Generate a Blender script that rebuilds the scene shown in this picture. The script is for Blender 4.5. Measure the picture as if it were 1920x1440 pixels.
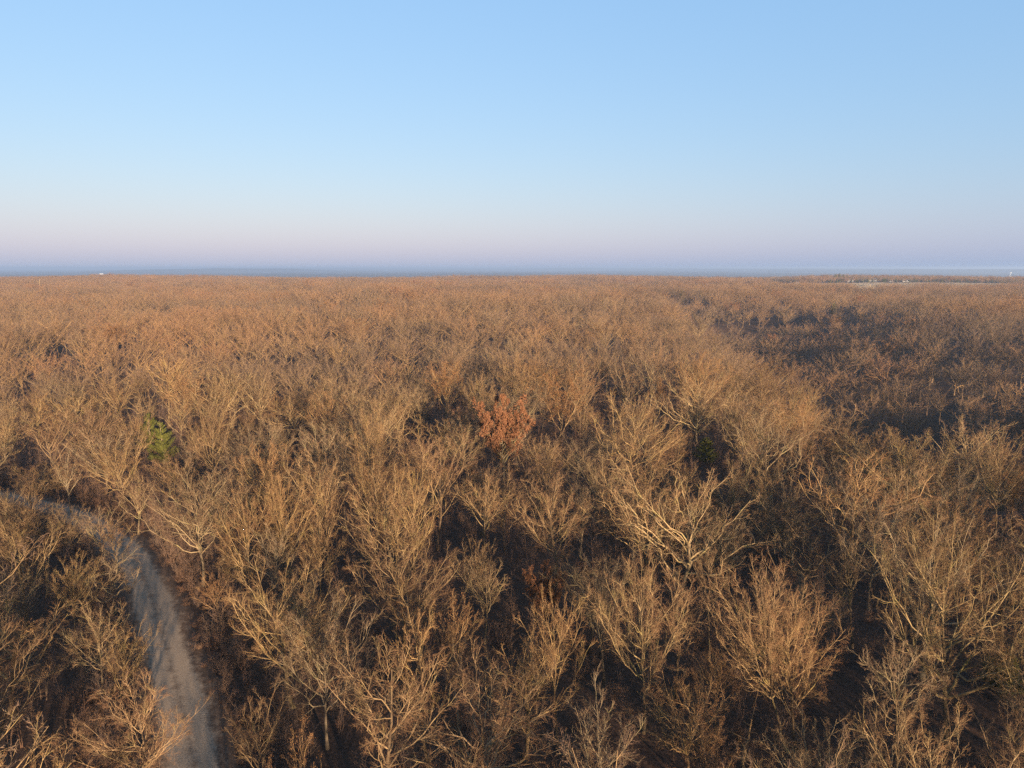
import bpy, math, random
import numpy as np
from math import radians, sin, cos, tan, atan2, pi, hypot

for o in list(bpy.data.objects):
    bpy.data.objects.remove(o)
scene = bpy.context.scene
COL = scene.collection

# ------------------------------------------------------------------ camera
CAM_Z = 33.0
F_PX = 1331.0                       # focal length in pixels of the 1920 px wide photograph
PITCH = math.atan(218.0 / F_PX)
cam_data = bpy.data.cameras.new('camera')
cam_data.sensor_width = 36.0
cam_data.lens = 36.0 * F_PX / 1920.0
cam_data.clip_start = 0.5
cam_data.clip_end = 90000.0
cam = bpy.data.objects.new('camera', cam_data)
COL.objects.link(cam)
cam.location = (0.0, 0.0, CAM_Z)
cam.rotation_euler = (pi / 2 - PITCH, 0.0, 0.0)
scene.camera = cam

# ------------------------------------------------------------------ sun, sky, exposure
SUN_EL = 10.0                       # degrees above the horizon
SUN_AZ = 154.0                      # compass degrees clockwise from +Y: behind the camera, to its right
sun_data = bpy.data.lights.new('sun', 'SUN')
sun_data.energy = 5.0
sun_data.angle = radians(0.55)
sun_data.color = (1.0, 0.79, 0.54)
sun = bpy.data.objects.new('sun', sun_data)
COL.objects.link(sun)
sd = (sin(radians(SUN_AZ)) * cos(radians(SUN_EL)), cos(radians(SUN_AZ)) * cos(radians(SUN_EL)), sin(radians(SUN_EL)))
from mathutils import Vector, Matrix
sun.rotation_euler = Vector(sd).to_track_quat('Z', 'Y').to_euler()

world = bpy.data.worlds.new('World')
scene.world = world
world.use_nodes = True
wn = world.node_tree
wn.nodes.clear()
w_out = wn.nodes.new('ShaderNodeOutputWorld')
w_bg = wn.nodes.new('ShaderNodeBackground')
w_sky = wn.nodes.new('ShaderNodeTexSky')
w_sky.sky_type = 'NISHITA'
w_sky.sun_disc = False
w_sky.sun_elevation = radians(SUN_EL)
w_sky.sun_rotation = radians(SUN_AZ)
w_sky.altitude = 300.0
w_sky.air_density = 1.6
w_sky.dust_density = 1.0
w_sky.ozone_density = 3.0
w_bg.inputs['Strength'].default_value = 0.1
# clear cold morning: the same tint and the same thin pale veil in every direction
w_tint = wn.nodes.new('ShaderNodeMix'); w_tint.data_type = 'RGBA'; w_tint.blend_type = 'MULTIPLY'
w_tint.inputs[0].default_value = 1.0; w_tint.inputs[7].default_value = (0.357, 0.280, 0.270, 1)
w_veil = wn.nodes.new('ShaderNodeMix'); w_veil.data_type = 'RGBA'; w_veil.blend_type = 'ADD'
w_veil.inputs[0].default_value = 1.0; w_veil.inputs[7].default_value = (0.42, 0.95, 1.72, 1)
wn.links.new(w_sky.outputs['Color'], w_tint.inputs[6]); wn.links.new(w_tint.outputs[2], w_veil.inputs[6])
wn.links.new(w_veil.outputs[2], w_bg.inputs['Color'])
wn.links.new(w_bg.outputs['Background'], w_out.inputs['Surface'])

scene.view_settings.view_transform = 'Standard'
scene.view_settings.look = 'None'
scene.view_settings.exposure = 1.8
scene.view_settings.gamma = 1.0
scene.view_settings.use_curve_mapping = False
scene.cycles.max_bounces = 5
scene.cycles.diffuse_bounces = 2
scene.cycles.glossy_bounces = 1
scene.cycles.transmission_bounces = 1
scene.cycles.volume_bounces = 0
scene.cycles.use_denoising = False
scene.cycles.use_adaptive_sampling = False

R = np.random.default_rng(11)
random.seed(4)

# ------------------------------------------------------------------ terrain
def smooth(x, a, b):
    t = np.clip((np.asarray(x, float) - a) / (b - a), 0, 1)
    return t * t * (3 - 2 * t)

_wv = np.random.default_rng(5)
_WA = _wv.uniform(0, 2 * pi, 14); _WP = _wv.uniform(0, 2 * pi, 14)
def waves(x, y, L, k0):
    s = 0.0
    for i in range(5):
        a = _WA[(k0 + i) % 14]; k = 2 * pi / (L * (0.7 + 0.25 * i))
        s = s + np.sin((x * cos(a) + y * sin(a)) * k + _WP[(k0 * 3 + i) % 14])
    return s / 5

# a valley opens beyond a wooded spur: its near rim, the spur's edge and its floor rising away
def ravine(x, y):
    edge = 51 + 0.133 * (y - 107) + 2.5 * np.sin(y * 0.05 + 0.6)          # edge of the spur
    side = smooth(x - edge, -2, 17) * (1 - smooth(x - edge, 24, 150 + 0.1 * y))
    dep = 26.0 * smooth(y, 90, 140) * (1 - smooth(y + 30 * np.sin(x * 0.024), 330, 720))
    gully = 9.0 * np.exp(-((x - edge - 20) / 11.0) ** 2) * smooth(y, 100, 150) * (1 - smooth(y, 330, 480))
    head = 6.0 * np.exp(-(((x - 24) / 12.0) ** 2 + ((y - 84) / 10.0) ** 2))
    return -(dep * side + gully + head)

def terrain(x, y):
    x = np.asarray(x, float); y = np.asarray(y, float)
    r = np.hypot(x, y)
    z = 0.5 * waves(x, y, 60, 0) * smooth(r, 70, 120)
    z = z + 3.4 * waves(x, y, 170, 3) * smooth(r, 110, 260) * (1 - smooth(r, 600, 900))
    z = z + 4.0 * waves(x, y, 620, 6) * smooth(r, 260, 800) * (1 - smooth(r, 1900, 2600))
    z = z + ravine(x, y)
    # the land drops beyond the wooded plateau
    z = z - 32.0 * smooth(r, 2300, 4200)
    z = z + 10.0 * waves(x, y, 3800, 2) * smooth(r, 4000, 8000)
    return z

# ------------------------------------------------------------------ pixel <-> place
CP, SP = cos(PITCH), sin(PITCH)
def ray(px, py):
    u = (px - 960.0) / F_PX; v = (720.0 - py) / F_PX
    return np.array([u, CP + v * SP, -SP + v * CP])
def project(x, y, z):
    dz = z - CAM_Z
    depth = y * CP - dz * SP
    up = y * SP + dz * CP
    return 960 + F_PX * x / depth, 720 - F_PX * up / depth, depth
def meet(px, py, h):
    """where the ray through a photograph pixel first comes down to h above the ground"""
    d = ray(px, py); last = None
    t = 15.0
    while t < 9000:
        p = np.array([0, 0, CAM_Z]) + d * t
        if p[2] <= float(terrain(p[0], p[1])) + h:
            lo, hi = t / 1.01 - 0.2, t
            for _ in range(24):
                m = (lo + hi) / 2; q = np.array([0, 0, CAM_Z]) + d * m
                if q[2] <= float(terrain(q[0], q[1])) + h: hi = m
                else: lo = m
            return np.array([0, 0, CAM_Z]) + d * hi
        t = t * 1.01 + 0.2
    return None

# ------------------------------------------------------------------ small helpers
def tag(o, label=None, cat=None, group=None, kind=None):
    if label: o['label'] = label
    if cat: o['category'] = cat
    if group: o['group'] = group
    if kind: o['kind'] = kind
    return o

def mesh_tris(name, V, T, mats, midx=None, smooth_shade=True):
    me = bpy.data.meshes.new(name)
    V = np.ascontiguousarray(V, dtype=np.float32); T = np.ascontiguousarray(T, dtype=np.int32)
    me.vertices.add(len(V)); me.vertices.foreach_set('co', V.ravel())
    me.loops.add(len(T) * 3); me.loops.foreach_set('vertex_index', T.ravel())
    me.polygons.add(len(T))
    me.polygons.foreach_set('loop_start', np.arange(0, len(T) * 3, 3, dtype=np.int32))
    me.polygons.foreach_set('loop_total', np.full(len(T), 3, dtype=np.int32))
    for m in mats: me.materials.append(m)
    if midx is not None: me.polygons.foreach_set('material_index', np.ascontiguousarray(midx, dtype=np.int32))
    me.polygons.foreach_set('use_smooth', np.full(len(T), smooth_shade, dtype=bool))
    me.update(calc_edges=True)
    return me

def link(name, data, parent=None):
    o = bpy.data.objects.new(name, data); COL.objects.link(o)
    if parent is not None: o.parent = parent
    return o

def new_mat(name):
    m = bpy.data.materials.new(name); m.use_nodes = True
    nt = m.node_tree; nt.nodes.clear()
    out = nt.nodes.new('ShaderNodeOutputMaterial')
    b = nt.nodes.new('ShaderNodeBsdfPrincipled')
    nt.links.new(b.outputs[0], out.inputs['Surface'])
    b.inputs['Roughness'].default_value = 0.85
    b.inputs['Specular IOR Level'].default_value = 0.15
    return m, nt, b

def mixc(nt, a, b, fac, mode='MIX'):
    n = nt.nodes.new('ShaderNodeMix'); n.data_type = 'RGBA'; n.blend_type = mode
    for s, v in ((0, fac), (6, a), (7, b)):
        if hasattr(v, 'is_output') or hasattr(v, 'links'): nt.links.new(v, n.inputs[s])
        else: n.inputs[s].default_value = v if s == 0 else (*v[:3], 1.0)
    return n.outputs[2]

def noise(nt, scale, detail=4.0, coord=None, rough=0.6):
    n = nt.nodes.new('ShaderNodeTexNoise'); n.inputs['Scale'].default_value = scale
    n.inputs['Detail'].default_value = detail; n.inputs['Roughness'].default_value = rough
    if coord is not None: nt.links.new(coord, n.inputs['Vector'])
    return n.outputs['Fac']

def ramp(nt, fac, stops):
    n = nt.nodes.new('ShaderNodeValToRGB'); e = n.color_ramp.elements
    while len(e) < len(stops): e.new(0.5)
    for i, (p, c) in enumerate(stops):
        e[i].position = p; e[i].color = (*c[:3], 1.0)
    nt.links.new(fac, n.inputs['Fac'])
    return n.outputs['Color']

def geo_pos(nt):
    return nt.nodes.new('ShaderNodeNewGeometry').outputs['Position']

# ------------------------------------------------------------------ materials
def bark_material(name, c0, c1, lichen, per_instance):
    """bark: blotchy two-tone, lichen on some stretches; the tint is the tree's own"""
    m, nt, b = new_mat(name)
    info = nt.nodes.new('ShaderNodeObjectInfo')
    pos = geo_pos(nt)
    f = ramp(nt, noise(nt, 1.3, 3, pos), [(0.35, (0, 0, 0)), (0.65, (1, 1, 1))])
    c = mixc(nt, c0, c1, f)
    lf = ramp(nt, noise(nt, 0.7, 2, pos), [(0.55, (0, 0, 0)), (0.7, (1, 1, 1))])
    c = mixc(nt, c, lichen, lf)
    if per_instance:
        tint = ramp(nt, info.outputs['Random'], TINTS)
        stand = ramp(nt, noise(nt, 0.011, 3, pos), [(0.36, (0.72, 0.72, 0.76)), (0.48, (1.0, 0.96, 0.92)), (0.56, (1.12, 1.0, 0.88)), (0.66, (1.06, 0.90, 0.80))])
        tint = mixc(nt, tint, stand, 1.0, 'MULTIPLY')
    else:
        tint = info.outputs['Color']
    c = mixc(nt, c, tint, 1.0, 'MULTIPLY')
    nt.links.new(c, b.inputs['Base Color'])
    return m

TINTS = [(0.0, (0.80, 0.74, 0.72)), (0.18, (1.0, 0.93, 0.84)), (0.36, (1.08, 0.95, 0.82)), (0.52, (0.92, 0.84, 0.78)),
         (0.66, (1.18, 1.06, 0.90)), (0.80, (1.12, 0.90, 0.76)), (0.92, (1.00, 1.00, 0.92)), (1.0, (1.3, 1.15, 0.98))]
BARK = bark_material('bark', (0.170, 0.120, 0.070), (0.265, 0.196, 0.116), (0.205, 0.168, 0.078), False)
BOLE = bark_material('bole_bark', (0.075, 0.055, 0.038), (0.130, 0.098, 0.064), (0.12, 0.10, 0.055), False)
TWIG = bark_material('twig_bark', (0.112, 0.062, 0.037), (0.166, 0.098, 0.056), (0.145, 0.100, 0.053), False)
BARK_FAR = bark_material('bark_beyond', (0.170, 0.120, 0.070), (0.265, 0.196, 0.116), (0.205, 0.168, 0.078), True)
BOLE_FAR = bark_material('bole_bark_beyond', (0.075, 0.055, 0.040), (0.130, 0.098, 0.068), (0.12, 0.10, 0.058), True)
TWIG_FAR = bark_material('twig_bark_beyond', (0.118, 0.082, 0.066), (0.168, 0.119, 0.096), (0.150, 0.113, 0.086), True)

def leaf_material(name, stops, scale=3.0, trans=0.25):
    m, nt, b = new_mat(name)
    c = ramp(nt, noise(nt, scale, 3, geo_pos(nt)), stops)
    nt.links.new(c, b.inputs['Base Color'])
    tr = nt.nodes.new('ShaderNodeBsdfTranslucent'); nt.links.new(c, tr.inputs['Color'])
    mx = nt.nodes.new('ShaderNodeMixShader'); mx.inputs[0].default_value = trans
    out = [n for n in nt.nodes if n.type == 'OUTPUT_MATERIAL'][0]
    nt.links.new(b.outputs[0], mx.inputs[1]); nt.links.new(tr.outputs[0], mx.inputs[2]); nt.links.new(mx.outputs[0], out.inputs['Surface'])
    return m
LEAF_RUST = leaf_material('rust_leaf', [(0.3, (0.14, 0.058, 0.028)), (0.5, (0.205, 0.090, 0.044)), (0.75, (0.25, 0.120, 0.058))])
LEAF_TAN = leaf_material('tan_leaf', [(0.3, (0.12, 0.055, 0.024)), (0.5, (0.18, 0.088, 0.038)), (0.75, (0.21, 0.115, 0.05))])
LEAF_CEDAR = leaf_material('cedar_leaf', [(0.3, (0.042, 0.044, 0.011)), (0.5, (0.078, 0.076, 0.016)), (0.75, (0.120, 0.112, 0.024))], 2.0, 0.1)

# ------------------------------------------------------------------ tree growing (all branches of a level at once)
def unit(v):
    return v / np.maximum(np.linalg.norm(v, axis=-1, keepdims=True), 1e-9)

def perp(t, rng):
    a = rng.normal(size=t.shape)
    return unit(a - (a * t).sum(-1, keepdims=True) * t)

def tubes(P, Rd, sides):
    """P (N,K,3), Rd (N,K) -> vertices, triangles"""
    N, K, _ = P.shape
    T = np.empty_like(P); T[:, 1:-1] = P[:, 2:] - P[:, :-2]; T[:, 0] = P[:, 1] - P[:, 0]; T[:, -1] = P[:, -1] - P[:, -2]
    T = unit(T)
    ref = np.zeros_like(P); ref[..., 0] = 1.0
    bad = np.abs(T[..., 0]) > 0.9
    ref[bad] = (0, 1, 0)
    A = unit(np.cross(T, ref)); B = np.cross(T, A)
    ang = np.arange(sides) * 2 * pi / sides
    V = P[:, :, None, :] + Rd[:, :, None, None] * (A[:, :, None, :] * np.cos(ang)[None, None, :, None] + B[:, :, None, :] * np.sin(ang)[None, None, :, None])
    idx = np.arange(N * K * sides).reshape(N, K, sides)
    a = idx[:, :-1, :]; b = np.roll(idx, -1, 2)[:, :-1, :]; c = np.roll(idx, -1, 2)[:, 1:, :]; d = idx[:, 1:, :]
    tr = np.stack([np.stack([a, b, c], -1), np.stack([a, c, d], -1)], -2).reshape(-1, 3)
    return V.reshape(-1, 3), tr

def spikes(P0, P1, r):
    """tapering three-sided twigs from P0 to a point at P1"""
    N = len(P0); T = unit(P1 - P0)
    ref = np.zeros_like(P0); ref[:, 0] = 1.0; ref[np.abs(T[:, 0]) > 0.9] = (0, 1, 0)
    A = unit(np.cross(T, ref)); B = np.cross(T, A)
    V = np.empty((N, 4, 3))
    for k in range(3):
        V[:, k] = P0 + r[:, None] * (A * cos(k * 2 * pi / 3) + B * sin(k * 2 * pi / 3))
    V[:, 3] = P1
    i = np.arange(N)[:, None] * 4
    tr = np.concatenate([i + np.array([0, 1, 3]), i + np.array([1, 2, 3]), i + np.array([2, 0, 3])])
    return V.reshape(-1, 3), tr

def join(parts):
    V = []; T = []; n = 0
    for v, t in parts:
        V.append(v); T.append(t + n); n += len(v)
    return np.concatenate(V), np.concatenate(T)

def sprout(P, Rd, n, t0, t1, ang, ratio, up, wob, K, rng, thin=0.62, rmin=0.006, fall=0.55):
    """n children on each parent polyline"""
    N, KP, _ = P.shape
    plen = np.linalg.norm(np.diff(P, axis=1), axis=2).sum(1)
    t = (np.arange(n)[None, :] + rng.uniform(0, 1, (N, n))) / n * (t1 - t0) + t0
    s = t * (KP - 1); i = np.clip(s.astype(int), 0, KP - 2); f = (s - i)
    ii = np.arange(N)[:, None]
    a = P[ii, i]; b = P[ii, i + 1]
    base = a + (b - a) * f[..., None]
    tan_ = unit(b - a)
    ra = Rd[ii, i] * (1 - f) + Rd[ii, i + 1] * f
    side = perp(tan_, rng)
    side[..., 2] += 0.08; side = unit(side - (side * tan_).sum(-1, keepdims=True) * tan_)
    an = np.radians(rng.uniform(ang[0], ang[1], (N, n)))[..., None]
    d = tan_ * np.cos(an) + side * np.sin(an)
    L = plen[:, None] * ratio * (1.12 - fall * t) * rng.uniform(0.65, 1.25, (N, n))
    base = base.reshape(-1, 3); d = d.reshape(-1, 3); L = L.reshape(-1); r0 = np.maximum(ra.reshape(-1) * thin, rmin)
    Q = np.empty((N * n, K, 3)); Q[:, 0] = base
    for k in range(1, K):
        d = unit(d + rng.normal(size=d.shape) * wob + np.array([0, 0, up]))
        Q[:, k] = Q[:, k - 1] + d * (L / (K - 1))[:, None]
    q = r0[:, None] * (1 - 0.80 * np.linspace(0, 1, K)[None, :])
    return Q, np.maximum(q, rmin * 0.35)

def leaves_at(P, n, size, rng, spread=0.12):
    """small folded leaves near given points"""
    k = rng.integers(0, len(P), n)
    c = P[k] + rng.normal(size=(n, 3)) * spread
    u = unit(rng.normal(size=(n, 3))); w = perp(u, rng); nn = np.cross(u, w)
    s = size * rng.uniform(0.6, 1.3, n)[:, None]
    V = np.empty((n, 4, 3))
    V[:, 0] = c - u * s; V[:, 2] = c + u * s
    V[:, 1] = c + w * s * 0.55 + nn * s * 0.22; V[:, 3] = c - w * s * 0.55 + nn * s * 0.22
    i = np.arange(n)[:, None] * 4
    return V.reshape(-1, 3), np.concatenate([i + np.array([0, 1, 2]), i + np.array([0, 2, 3])])

def grow(seed, H=14.0, W=9.0, fork=0.30, limbs=11, nums=(10, 7, 6, 2), gnarl=0.05, open_=0.55, r0=0.17, top=1.0,
         low=0.42, twig_r=0.0075, leaf=0, leaf_size=0.08, lean=(0.0, 0.0), leader=0.75, ang2=(24, 46)):
    """a bare broad-leaved tree; returns trunk, limbs, crown, leaves as (vertices, triangles)"""
    rng = np.random.default_rng(seed)
    # trunk, from the root flare to the end of the leader
    K = 9
    zt = np.linspace(0, leader * H, K)
    tr = np.zeros((1, K, 3)); tr[0, :, 2] = zt
    wob = np.cumsum(rng.normal(size=(K, 2)) * (0.06 + gnarl * 1.4), 0); wob[0] = 0
    tr[0, :, :2] = wob + np.array(lean)[None, :] * (zt / H)[:, None]
    s = zt / (leader * H)
    rt = r0 * (1 - 0.80 * s ** 0.9); rt[0] = r0 * 1.55; rt[1] *= 1.06
    trR = rt[None, :]
    # limbs end on the crown's dome
    N = limbs
    g = (np.arange(N) + 0.5) / N
    zc = H * (low + (1 - low) * 0.58)
    cosv = 1 - g * 1.18
    sinv = np.sqrt(np.maximum(0, 1 - cosv ** 2))
    az = np.arange(N) * 2.39996 + rng.uniform(0, 6.28) + rng.normal(size=N) * 0.3
    rr = W / 2 * rng.uniform(0.78, 1.12, N)
    tx = np.cos(az) * sinv * rr; ty = np.sin(az) * sinv * rr
    tz = np.where(cosv > 0, zc + cosv * (H * top - zc), zc + cosv * (zc - low * H) * 1.1) * 1.0
    tz = np.minimum(tz * rng.uniform(0.9, 1.05, N), H * 1.02)
    th = np.clip(fork + (leader - 0.08 - fork) * (1 - g) ** 1.25 + rng.normal(size=N) * 0.03, fork * 0.85, leader - 0.03)   # start height on the trunk
    th = np.minimum(th, (tz / H) - 0.12)
    th = np.maximum(th, fork * 0.75)
    ti = th * H / (leader * H) * (K - 1); i = np.clip(ti.astype(int), 0, K - 2); f = (ti - i)[:, None]
    S = tr[0, i] * (1 - f) + tr[0, i + 1] * f
    rS = trR[0, i] * (1 - f[:, 0]) + trR[0, i + 1] * f[:, 0]
    E = np.stack([tx + lean[0] * tz / H, ty + lean[1] * tz / H, tz], -1)
    hor = E - S; hor[:, 2] = 0
    C = S + hor * open_ * 0.75 + np.stack([np.zeros(N), np.zeros(N), (E[:, 2] - S[:, 2]) * (0.25 + 0.25 * (1 - open_))], -1)
    KL = 9
    t = np.linspace(0, 1, KL)[None, :, None]
    L1 = (1 - t) ** 2 * S[:, None] + 2 * t * (1 - t) * C[:, None] + t ** 2 * E[:, None]
    w = np.cumsum(rng.normal(size=(N, KL, 3)) * gnarl * np.linalg.norm(E - S, axis=1)[:, None, None] * 0.5, 1)
    w -= w[:, :1]
    L1 = L1 + w
    lr = np.minimum(rS * 0.62, 0.0140 * np.linalg.norm(E - S, axis=1) + 0.012)
    R1 = lr[:, None] * (1 - 0.80 * np.linspace(0, 1, KL)[None, :])
    gw = 0.07 + gnarl * 1.7
    L2, R2 = sprout(L1, R1, nums[0], 0.20, 0.98, ang2, 0.32, 0.06, gw, 5, rng, 0.58, 0.018)
    # the leader carries branches too
    L2b, R2b = sprout(tr[:, 3:], trR[:, 3:] * 0.7, 7, 0.3, 1.0, (25, 50), 0.28, 0.06, gw, 5, rng, 0.45, 0.016)
    A2 = np.concatenate([L2, L2b]); AR2 = np.concatenate([R2, R2b])
    L3, R3 = sprout(A2, AR2, nums[1], 0.12, 1.0, (22, 50), 0.50, 0.03, gw * 1.1, 4, rng, 0.60, 0.0100)
    L4, R4 = sprout(L3, R3, nums[2], 0.15, 1.0, (20, 56), 0.56, 0.02, 0.0, 2, rng, 0.70, twig_r)
    crown = [tubes(L3, R3, 3), spikes(L4[:, 0], L4[:, 1], R4[:, 0])]
    tips = L4.reshape(-1, 3)
    if nums[3]:
        L5, R5 = sprout(L4, R4, nums[3], 0.2, 1.0, (18, 52), 0.62, 0.03, 0.0, 2, rng, 0.85, twig_r * 0.75)
        crown.append(spikes(L5[:, 0], L5[:, 1], R5[:, 0]))
        tips = np.concatenate([L5[:, 1], L4[:, 1]])
    limb_parts = []
    for k in range(N):
        own = slice(k * nums[0], (k + 1) * nums[0])
        limb_parts.append(join([tubes(L1[k:k + 1], R1[k:k + 1], 5), tubes(L2[own], R2[own], 4)]))
    trunk = join([tubes(tr, trR, 8), tubes(L2b, R2b, 4)])
    lv = leaves_at(tips, leaf, leaf_size, rng) if leaf else None
    cm = np.concatenate([np.full(len(c[1]), 0 if k == 0 else 1) for k, c in enumerate(crown)])
    return dict(trunk=trunk, limbs=limb_parts, crown=join(crown), crown_mat=cm, leaves=lv, H=H, W=W)

# kinds of near tree: look words, generator settings
KINDS = {
    # vase: limbs rise steeply from a low fork
    'vase':    dict(look='vase-shaped bare tree', n=5, kw=dict(H=14, W=11, fork=0.26, limbs=20, open_=0.64, low=0.34, gnarl=0.045, ang2=(24, 50))),
    'broom':   dict(look='narrow upright bare tree', n=2, kw=dict(H=14, W=8.8, fork=0.28, limbs=13, open_=0.5, low=0.38, gnarl=0.045, ang2=(24, 50), nums=(8, 7, 6, 2))),
    'spread':  dict(look='broad spreading bare tree', n=4, kw=dict(H=14, W=14, fork=0.24, limbs=22, open_=0.76, low=0.26, gnarl=0.05, ang2=(26, 52), r0=0.22)),
    'gnarled': dict(look='crooked open-crowned bare tree', n=3, kw=dict(H=14, W=11.5, fork=0.22, limbs=14, open_=0.75, low=0.33, gnarl=0.085, r0=0.24, nums=(8, 7, 6, 2))),
    'tall':    dict(look='tall straight-trunked bare tree', n=2, kw=dict(H=15, W=8, fork=0.45, limbs=15, open_=0.7, low=0.52, gnarl=0.04, leader=0.85, nums=(8, 7, 6, 2))),
    'leafy':   dict(look='half-bare brown-leaved tree', n=2, kw=dict(H=13, W=8.5, fork=0.26, limbs=10, open_=0.55, low=0.38, gnarl=0.05, leaf=900, leaf_size=0.085, nums=(8, 7, 6, 2))),
    'rust':    dict(look='rust-leaved tree', n=2, kw=dict(H=12, W=11, fork=0.24, limbs=18, open_=0.6, low=0.32, gnarl=0.04, leaf=24000, leaf_size=0.125, nums=(8, 6, 4, 1))),
    'amber':   dict(look='tree with tan-orange leaves', n=1, kw=dict(H=13, W=9, fork=0.26, limbs=10, open_=0.5, low=0.36, gnarl=0.04, leaf=5500, leaf_size=0.09, nums=(8, 6, 4, 1))),
}
TEMPLATES = {}
_seed = 100
for kname, K_ in KINDS.items():
    TEMPLATES[kname] = []
    for v in range(K_['n']):
        _seed += 1
        g = grow(_seed, **K_['kw'])
        cv = g['crown'][0]
        tm = dict(H=float(np.percentile(cv[:, 2], 99.5)), W=float(np.percentile(np.hypot(cv[:, 0], cv[:, 1]), 96) * 2), parts=[])
        tm['parts'].append(('trunk', mesh_tris('trunk', *g['trunk'], [BOLE])))
        for lp in g['limbs']:
            tm['parts'].append(('limb', mesh_tris('limb', *lp, [BARK])))
        tm['parts'].append(('crown', mesh_tris('crown', *g['crown'], [BARK, TWIG], g['crown_mat'])))
        if g['leaves'] is not None:
            tm['parts'].append(('leaves', mesh_tris('leaves', *g['leaves'], [LEAF_RUST if kname == 'rust' else LEAF_TAN], smooth_shade=False)))
        TEMPLATES[kname].append(tm)

def cedar(seed, H=9.0, W=5.2, n=120, m=55, thick=0.05):
    rng = np.random.default_rng(seed)
    z = H * (0.08 + 0.92 * rng.uniform(0, 1, n) ** 0.85)
    s = z / H
    prof = np.clip(1.25 * (1 - s) ** 0.62 * np.minimum(1, 0.5 + s * 2.5), 0.06, 1) * rng.uniform(0.45, 1.3, n)
    L = W / 2 * prof
    az = rng.uniform(0, 2 * pi, n)
    base = np.stack([np.zeros(n), np.zeros(n), z - L * 0.25], -1)
    d = np.stack([np.cos(az), np.sin(az), np.full(n, 0.45)], -1)
    d = unit(d)
    P = base[:, None] + d[:, None] * (L[:, None] * np.linspace(0, 1, 4)[None, :])[..., None]
    P[:, :, 2] += (np.linspace(0, 1, 4) ** 2)[None, :] * L[:, None] * 0.18
    Rd = np.maximum(0.03 * (1 - 0.8 * np.linspace(0, 1, 4))[None, :] * np.ones((n, 1)), 0.006)
    boughs = tubes(P, Rd, 3)
    Q, _ = sprout(P, Rd, m, 0.2, 1.0, (25, 75), 0.30, 0.12, 0.0, 2, rng, 1, 0.01, fall=0.3)
    leaf = spikes(Q[:, 0], Q[:, 1], np.full(len(Q), thick))
    tr = np.zeros((1, 5, 3)); tr[0, :, 2] = np.linspace(0, H * 0.96, 5)
    trunk = tubes(tr, np.array([[0.2, 0.14, 0.1, 0.06, 0.02]]), 7)
    return join([trunk, boughs]), leaf
CEDARS = []
for v in range(2):
    tr_, lf_ = cedar(40 + v)
    CEDARS.append(dict(H=9.0, W=4.4, parts=[('trunk', mesh_tris('trunk', *tr_, [BARK])), ('crown', mesh_tris('crown', *lf_, [LEAF_CEDAR]))]))
TEMPLATES['cedar'] = CEDARS
KINDS['cedar'] = dict(look='dark green cedar')

def rings(path, radii, sides, rng, rough=0.0):
    P = np.array(path, float)[None]; Rd = np.array(radii, float)[None]
    return tubes(P, Rd, sides)

def snag(seed, H=9.0):
    rng = np.random.default_rng(seed)
    z = np.linspace(0, H, 8); P = np.zeros((8, 3)); P[:, 2] = z; P[:, :2] = np.cumsum(rng.normal(size=(8, 2)) * 0.12, 0); P[0, :2] = 0
    rr = 0.2 * (1 - 0.6 * z / H); rr[-1] *= 0.55
    trunk = rings(P, rr, 8, rng)
    stubs = []
    for k in range(6):
        i = rng.integers(3, 8); a = rng.uniform(0, 6.28); L = rng.uniform(0.6, 2.6)
        d = np.array([cos(a), sin(a), rng.uniform(0.1, 0.8)])
        b = P[i]; e = b + d * L; m = (b + e) / 2 + rng.normal(size=3) * 0.15
        stubs.append(rings([b, m, e], [rr[i] * 0.45, rr[i] * 0.3, 0.02], 5, rng))
    return trunk, stubs
SNAGS = []
for v in range(2):
    t_, st_ = snag(60 + v)
    SNAGS.append(dict(H=9.0, W=3.0, parts=[('trunk', mesh_tris('trunk', *t_, [BARK]))] + [('limb', mesh_tris('limb', *s_, [BARK])) for s_ in st_]))
TEMPLATES['snag'] = SNAGS
KINDS['snag'] = dict(look='dead pale snag with broken stubs')

# ------------------------------------------------------------------ ground
def ground_material():
    m, nt, b = new_mat('forest_floor')
    pos = geo_pos(nt)
    fine = noise(nt, 3.2, 6, pos, 0.75)
    c = ramp(nt, fine, [(0.30, (0.020, 0.013, 0.010)), (0.48, (0.045, 0.027, 0.018)), (0.60, (0.085, 0.048, 0.030)), (0.72, (0.15, 0.088, 0.052))])
    big = ramp(nt, noise(nt, 0.12, 3, pos), [(0.4, (0.8, 0.78, 0.78)), (0.65, (1.15, 1.0, 0.92))])
    c = mixc(nt, c, big, 1.0, 'MULTIPLY')
    # the plain far off: woods and pale fields in patches
    ln = nt.nodes.new('ShaderNodeVectorMath'); ln.operation = 'LENGTH'; nt.links.new(pos, ln.inputs[0])
    mr = nt.nodes.new('ShaderNodeMapRange'); nt.links.new(ln.outputs['Value'], mr.inputs['Value'])
    mr.inputs['From Min'].default_value = 2600; mr.inputs['From Max'].default_value = 3600
    patch = ramp(nt, noise(nt, 0.0006, 4, pos, 0.7), [(0.47, (0.075, 0.060, 0.045)), (0.53, (0.085, 0.068, 0.05)), (0.60, (0.11, 0.09, 0.065)), (0.72, (0.15, 0.122, 0.09))])
    c = mixc(nt, c, patch, mr.outputs[0])
    nt.links.new(c, b.inputs['Base Color'])
    bp = nt.nodes.new('ShaderNodeBump'); bp.inputs['Strength'].default_value = 0.7; bp.inputs['Distance'].default_value = 0.12
    nt.links.new(fine, bp.inputs['Height']); nt.links.new(bp.outputs[0], b.inputs['Normal'])
    b.inputs['Roughness'].default_value = 0.95
    return m
FLOOR = ground_material()
NA = 360
rad = np.concatenate([[0.0], np.geomspace(4, 400, 110), np.geomspace(412, 30000, 80)])
VV = []
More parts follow.
